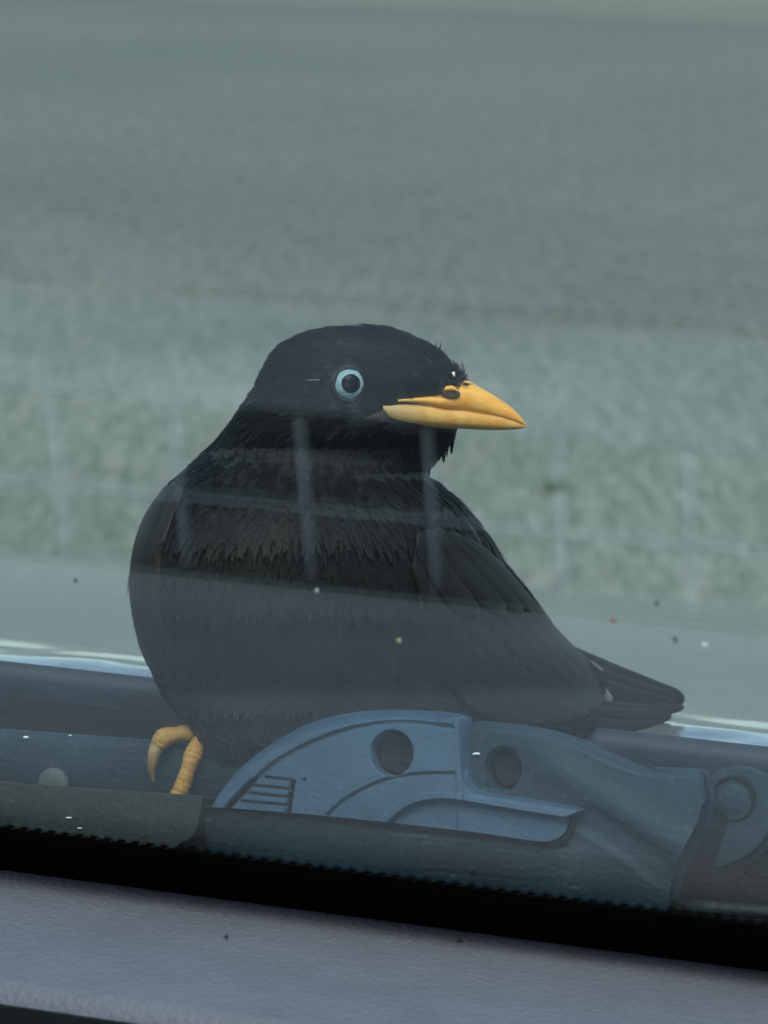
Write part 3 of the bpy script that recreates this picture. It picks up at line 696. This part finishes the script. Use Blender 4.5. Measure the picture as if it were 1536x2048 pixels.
V, F = tube([at(x, y, bfront(900)-.0012) for x, y in smooth_poly([(888, 780), (897, 776.5), (908, 777.5), (916, 783)], 4)], [.0001, .0003, .0005, .0006, .0006, .0006, .0006, .0006, .0005, .0004, .0003, .0002, .0001], 8)
mesh('nostril_lid', V, F, M['beak'], upper)
# bare brownish skin behind the gape, pinkish root of the lower mandible
gp = smooth_poly([(716, 841), (735, 828), (760, 819), (774, 817), (779, 828), (778, 842), (770, 849), (750, 846)], 5, True)
cxg, cyg = gp.mean(0); V = [at(x, y, BD-.0165-.0012) for x, y in gp]+[at(cxg+(x-cxg)*.6, cyg+(y-cyg)*.6, BD-.0165-.0019) for x, y in gp]+[at(x, y, BD-.010) for x, y in gp]
n = len(gp); F = [tuple(n+i for i in range(n))]+[(i, (i+1) % n, n+(i+1) % n, n+i) for i in range(n)]+[(2*n+i, 2*n+(i+1) % n, (i+1) % n, i) for i in range(n)]
mesh('gape_skin', V, F, M['gape'], bird)
# dark feather tufts over the nostril
parts = []
for k in range(150):
    x = rng.uniform(820, 928); y = cul(x)-rng.uniform(-2, 22)+(0 if x < 905 else rng.uniform(2, 16))
    if x > 905 and y > 772: continue
    b0 = at(x, y, bfront(x)-.0004+rng.uniform(0, .0015)); dr = -rt*rng.uniform(.5, 1)+up*rng.uniform(-.1, .6); 
    if x > 880: dr = rt*rng.uniform(-.2, .7)+up*rng.uniform(-.4, .5)
    dr /= np.linalg.norm(dr); ln = rng.uniform(.0012, .0026); wv = np.cross(dr, fw); wv /= np.linalg.norm(wv)
    parts.append(([b0-wv*.0003, b0+wv*.0003, b0+dr*ln+fw*.0006, b0+fw*.0004], [(0, 1, 2), (0, 3, 2), (1, 3, 2)]))
v, f = join(parts); o = mesh('lore_feathers', v, f, M['plume'], bird); tag(o, kind='stuff')

# eye: ball with pupil, iris and a dark skin ring
ex, ey = 696, 770; ed = float(front(np.array([ex]), np.array([ey]))[0])
ER = .0042; k_ = ed/FPX; EC = at(ex, ey, ed+.0021)
gz = -fw + rt*.20 + up*.06; gz /= np.linalg.norm(gz); e1 = np.cross(up, gz); e1 /= np.linalg.norm(e1); e2 = np.cross(gz, e1)
def zone(r, a0_, a1_, name, m, parent, n=36, rows_=8):
    V = []
    for i in range(rows_):
        a = a0_+(a1_-a0_)*i/(rows_-1)
        for j in range(n):
            q = 2*math.pi*j/n; V.append(EC+r*(math.cos(a)*gz+math.sin(a)*(math.cos(q)*e1+math.sin(q)*e2)))
    F = grid_faces(rows_, n, True)
    if a0_ < .02: F.append(tuple(range(n))[::-1])
    return mesh(name, V, F, m, parent)
eye = zone(ER, RAD(60), RAD(140), 'eye', M['lid'], bird)
zone(ER+.00002, RAD(31), RAD(62), 'iris', M['iris'], eye)
zone(ER+.00004, .001, RAD(32), 'pupil', M['pupil'], eye)
V, F = tube([EC+gz*.0020+.0039*(math.cos(q)*e1+math.sin(q)*e2) for q in np.linspace(0, 2*math.pi, 40)], [.0007+.00015*math.sin(5*q_) for q_ in np.linspace(0, 2*math.pi, 40)], 10)
mesh('eyelid', V, F, M['lid'], bird)

# wings and tail: single flight feathers lying on the flank
def feather(name, path, wpx, off, m, parent, thick=.0003, curl=.0003, base_d=None, tone=.3, droop=0.0):
    p = smooth_poly(path, 8); n = len(p); t = np.gradient(p, axis=0); t /= np.linalg.norm(t, axis=1)[:, None]; nn = np.stack([-t[:, 1], t[:, 0]], 1)
    s = np.linspace(0, 1, n); wv = wpx*np.minimum(1, np.sqrt(np.clip((1-s)*5.0, 0, 1)))*np.minimum(1, .45+s*2.2)
    V = []; tn = []
    cs = (-1, -.6, 0, .12, .6, 1)
    for i in range(n):
        for sd in (0, 1):
            for c in (cs if sd == 0 else cs[::-1]):
                x, y = p[i]+nn[i]*c*wv[i]
                d = (float(front(np.array([x]), np.array([y]))[0]) if base_d is None else base_d(x, y))-off+curl*c*c+sd*thick-(.00025 if abs(c-.06) < .1 and sd == 0 else 0)
                V.append(at(x, y, d)); tn.append(min(1, tone*(.6 if abs(c) < .5 else 1.1 if abs(c) > .9 else .7)*rng.uniform(.8, 1.2)))
    nc = 2*len(cs); F = grid_faces(n, nc, True)+[tuple(range(nc))[::-1], tuple((n-1)*nc+k for k in range(nc))]
    o = mesh(name, V, F, m, parent); a = o.data.attributes.new('tone', 'FLOAT', 'POINT'); a.data.foreach_set('value', np.array(tn, np.float32))
    return o
def wing_d(x, y):
    # the folded wing: a shallow shell over the rear flank
    xl, xr, b, dc, sh = row_at(np.array([y])); xc = .5*(xl+xr); a = .5*(xr-xl)+14
    q = float(np.clip(1-((x-xc)/a)**2, .015, 1)[0]); return float(BD+dc[0]+sh[0]*(x-600)-b[0]*math.sqrt(q))
wing = thing('wing', None, None); wing.parent = bird; wing['label'] = 'folded brown black wing on the side of the tail'
wf = [([(862, 1120), (868, 1220), (905, 1330), (980, 1410), (1090, 1448)], 30), ([(876, 1105), (888, 1210), (940, 1320), (1030, 1400), (1150, 1440)], 30),
      ([(890, 1095), (915, 1195), (985, 1305), (1080, 1390), (1180, 1430)], 28), ([(905, 1092), (945, 1185), (1020, 1290), (1110, 1375), (1198, 1418)], 27),
      ([(920, 1094), (975, 1180), (1052, 1280), (1135, 1360), (1206, 1404)], 25), ([(935, 1098), (1000, 1175), (1078, 1272), (1150, 1345), (1212, 1388)], 23),
      ([(945, 1098), (1015, 1165), (1095, 1262), (1160, 1328), (1216, 1372)], 18)]
for i, (pt, wd_) in enumerate(wf):
    feather('flight_feather', pt, wd_, .0016-.00014*i, M['wing'], wing, base_d=wing_d, tone=.16+.05*(i % 3))
cov = [([(846, 1062), (862, 1110), (900, 1175), (955, 1235)], 26), ([(868, 1058), (900, 1105), (950, 1165), (1010, 1228)], 24), ([(895, 1066), (935, 1105), (990, 1165), (1045, 1226)], 20),
       ([(925, 1080), (965, 1110), (1012, 1158), (1064, 1222)], 15), ([(842, 1090), (850, 1150), (880, 1220), (930, 1290)], 22)]
for i, (pt, wd_) in enumerate(cov):
    feather('covert_feather', pt, wd_, .0024-.00012*i, M['wing'], wing, base_d=wing_d, tone=.14+.06*(i % 2))
wing2 = thing('wing', None, None); wing2.parent = bird; wing2['label'] = 'bend of the far wing seen edge on at the breast'
for i, (pt, wd_) in enumerate([([(352, 968), (318, 1020), (291, 1100), (286, 1200), (304, 1300), (330, 1370)], 17), ([(362, 975), (332, 1030), (307, 1110), (304, 1210), (322, 1300), (350, 1390)], 16),
                               ([(338, 972), (304, 1025), (277, 1100), (271, 1190), (288, 1285), (310, 1350)], 12)]):
    feather('flight_feather', pt, wd_, .0011-.0002*i, M['wing'], wing2, base_d=wing_d, tone=.22+.1*i)
tail = thing('tail', None, None); tail.parent = bird
def tail_d(x, y): return .860+(x-1150)*.00017-(1400-y)*.00003
tf = [([(1120, 1290), (1200, 1335), (1290, 1372), (1340, 1392), (1369, 1403)], 19, .002), ([(1120, 1320), (1200, 1355), (1280, 1384), (1330, 1400), (1350, 1404)], 22, .003),
      ([(1120, 1345), (1200, 1375), (1270, 1396), (1320, 1408), (1349, 1413)], 20, .004), ([(1110, 1385), (1200, 1408), (1270, 1420), (1320, 1419), (1369, 1414)], 13, .0045),
      ([(1100, 1400), (1180, 1424), (1250, 1432), (1300, 1433), (1344, 1432)], 16, .005), ([(1100, 1430), (1180, 1446), (1250, 1452), (1300, 1450), (1330, 1447)], 16, .0052)]
for i, (pt, wd_, of) in enumerate(tf):
    feather('tail_feather', pt, wd_, of, M['wing'], tail, base_d=tail_d, tone=.12 if i < 3 else .3)
for pt, wd_ in (([(1172, 1368), (1186, 1392), (1196, 1418)], 8), ([(1196, 1372), (1210, 1388), (1222, 1404)], 9)):
    feather('undertail_tip', pt, wd_, .0105, M['pale'], tail, base_d=tail_d, tone=.22)
feather('undertail_tip', [(1180, 1322), (1192, 1332), (1206, 1342)], 4, .0095, M['pale'], tail, base_d=tail_d, tone=.1)
feather('pale_brow', [(612, 762), (625, 760), (640, 761)], 2.4, .0008, M['pale'], bird, tone=.015)

# feet: toes hooked over the edge of the arm bar
foot = thing('foot', None, None); foot.parent = bird
def toe(pts, rad, name, m, parent, seg=14):
    p = smooth_poly(pts, 20); n = len(p); rr = .92*np.interp(np.linspace(0, 1, n), np.linspace(0, 1, len(rad)), rad)
    if m is M['leg']:
        q = np.linspace(0, 1, n)*len(pts); rr = rr*(1+.05*np.abs(np.sin(q*7.0))-.07*np.exp(-((q % 1.5-.75)/.06)**2))
    V, F = tube(p, rr, seg); return mesh(name, V, F, m, parent)
A_ = lambda x, y, p: apt(x, y, p)
toe([A_(470, 1440, -.016), A_(430, 1452, -.006), A_(405, 1462, .002)], [.0030, .0029, .0027], 'shank', M['leg'], foot)
toe([A_(415, 1464, .000), A_(392, 1466, .0035), A_(366, 1471, .0048), A_(345, 1478, .0052), A_(334, 1492, .0054)], [.0018, .0022, .0019, .0026, .0021], 'toe', M['leg'], foot)
toe([A_(335, 1486, .0053), A_(326, 1512, .0058), A_(319, 1540, .0052), A_(319, 1566, .0036)], [.0021, .0017, .0010, .0002], 'claw', M['claw'], foot)
toe([A_(412, 1466, .000), A_(411, 1485, .0045), A_(403, 1512, .0055), A_(394, 1540, .0058), A_(384, 1568, .0056), A_(372, 1596, .0054), A_(366, 1612, .005)], [.0008, .0017, .0024, .0019, .0020, .0022, .0016], 'toe', M['leg'], foot)

# ------------------------------------------------------------------ grit on the glass and crumbs on the dash
def on_glass(px, py): 
    return hit(px, py, GB-gin*(th+.0003), gin)
def grit(px, py, rx_, ry_, m, name, label):
    c = on_glass(px, py); k = np.dot(c-CP, fw)/FPX
    o = blob((0, 0, 0), (np.array([rx_*k, 0, 0]), gdir*ry_*k*2.2, gin*.0004), name, m); o.location = c
    return tag(o, label, 'grit', 'grit on the windscreen')
grit(1410, 1291, 6, 4, M['w_speck'], 'grit_speck', 'white grit speck on the windscreen over the silver hood, right of the tail')
grit(1351, 1279, 4, 6, M['d_speck'], 'grit_speck', 'dark upright grit speck on the windscreen beside the white speck')
grit(1226, 1241, 8, 2.2, M['r_speck'], 'grit_speck', 'thin reddish brown fleck on the windscreen above the tail')
grit(1314, 1206, 4, 5, M['g_speck'], 'grit_speck', 'olive grit speck on the windscreen above the reddish fleck')
grit(151, 1161, 4, 3.4, M['d_speck'], 'grit_speck', 'lone dark grit dot on the windscreen beside the breast')
grit(631, 1184, 8, 5, M['d_speck'], 'grit_speck', 'dark grit spot on the windscreen before the middle of the breast')
grit(634, 1181, 1.5, 1.5, M['w_speck'], 'grit_speck', 'tiny white grain on the dark grit spot before the breast')
grit(798, 1281, 4, 3.4, M['o_speck'], 'grit_speck', 'pale ochre grit grain on the windscreen before the belly')
fd = float(front(np.array([903.]), np.array([747.]))[0])-.0018
o = blob((0, 0, 0), (rt*.00045, up*.00062, fw*.0003), 'water_drop', M['w_speck']); o.location = at(907, 748, fd)
tag(o, 'tiny bright water drop on the forehead feathers above the beak', 'drop')
def crumb(px, py, r, label):
    c = hit(px, py, np.array([0, 0, DZ+.0012]), np.array([0, 0, 1.])); k = np.dot(c-CP, fw)/FPX
    o = blob((0, 0, 0), (np.array([r*k, 0, 0]), np.array([0, r*k*1.2, 0]), np.array([0, 0, r*k*.8])), 'crumb', M['d_speck']); o.location = c
    tag(o, label, 'crumb', 'crumbs on the dashboard')
crumb(918, 1877, 6, 'round black crumb on the grey dashboard')
crumb(453, 1873, 4.5, 'small faint brown crumb on the grey dashboard beside the black one')

# weed in a crack of the asphalt
wp = hit(1110, 978, np.array([0, 0, 0.]), np.array([0, 0, 1.]))
parts = []
for k in range(70):
    x, y = rng.normal(0, .02), rng.normal(0, .03); a = rng.uniform(0, 2*math.pi); l = rng.uniform(.008, .018); wv = np.array([math.cos(a), math.sin(a), 0])*.0022
    b0 = np.array([x, y, -.001]); tp = b0+np.array([rng.normal(0, .008), rng.normal(0, .008), l]); md = (b0+tp)/2+np.array([0, 0, .002])
    parts.append(([b0-wv*.5, b0+wv*.5, md-wv*.6, md+wv*.6, tp], [(0, 1, 3, 2), (2, 3, 4)]))
v, f = join(parts); o = mesh('weed_tuft', v, f, M['grass']); o.location = wp
tag(o, 'low green weed tuft growing from the asphalt', 'weed')
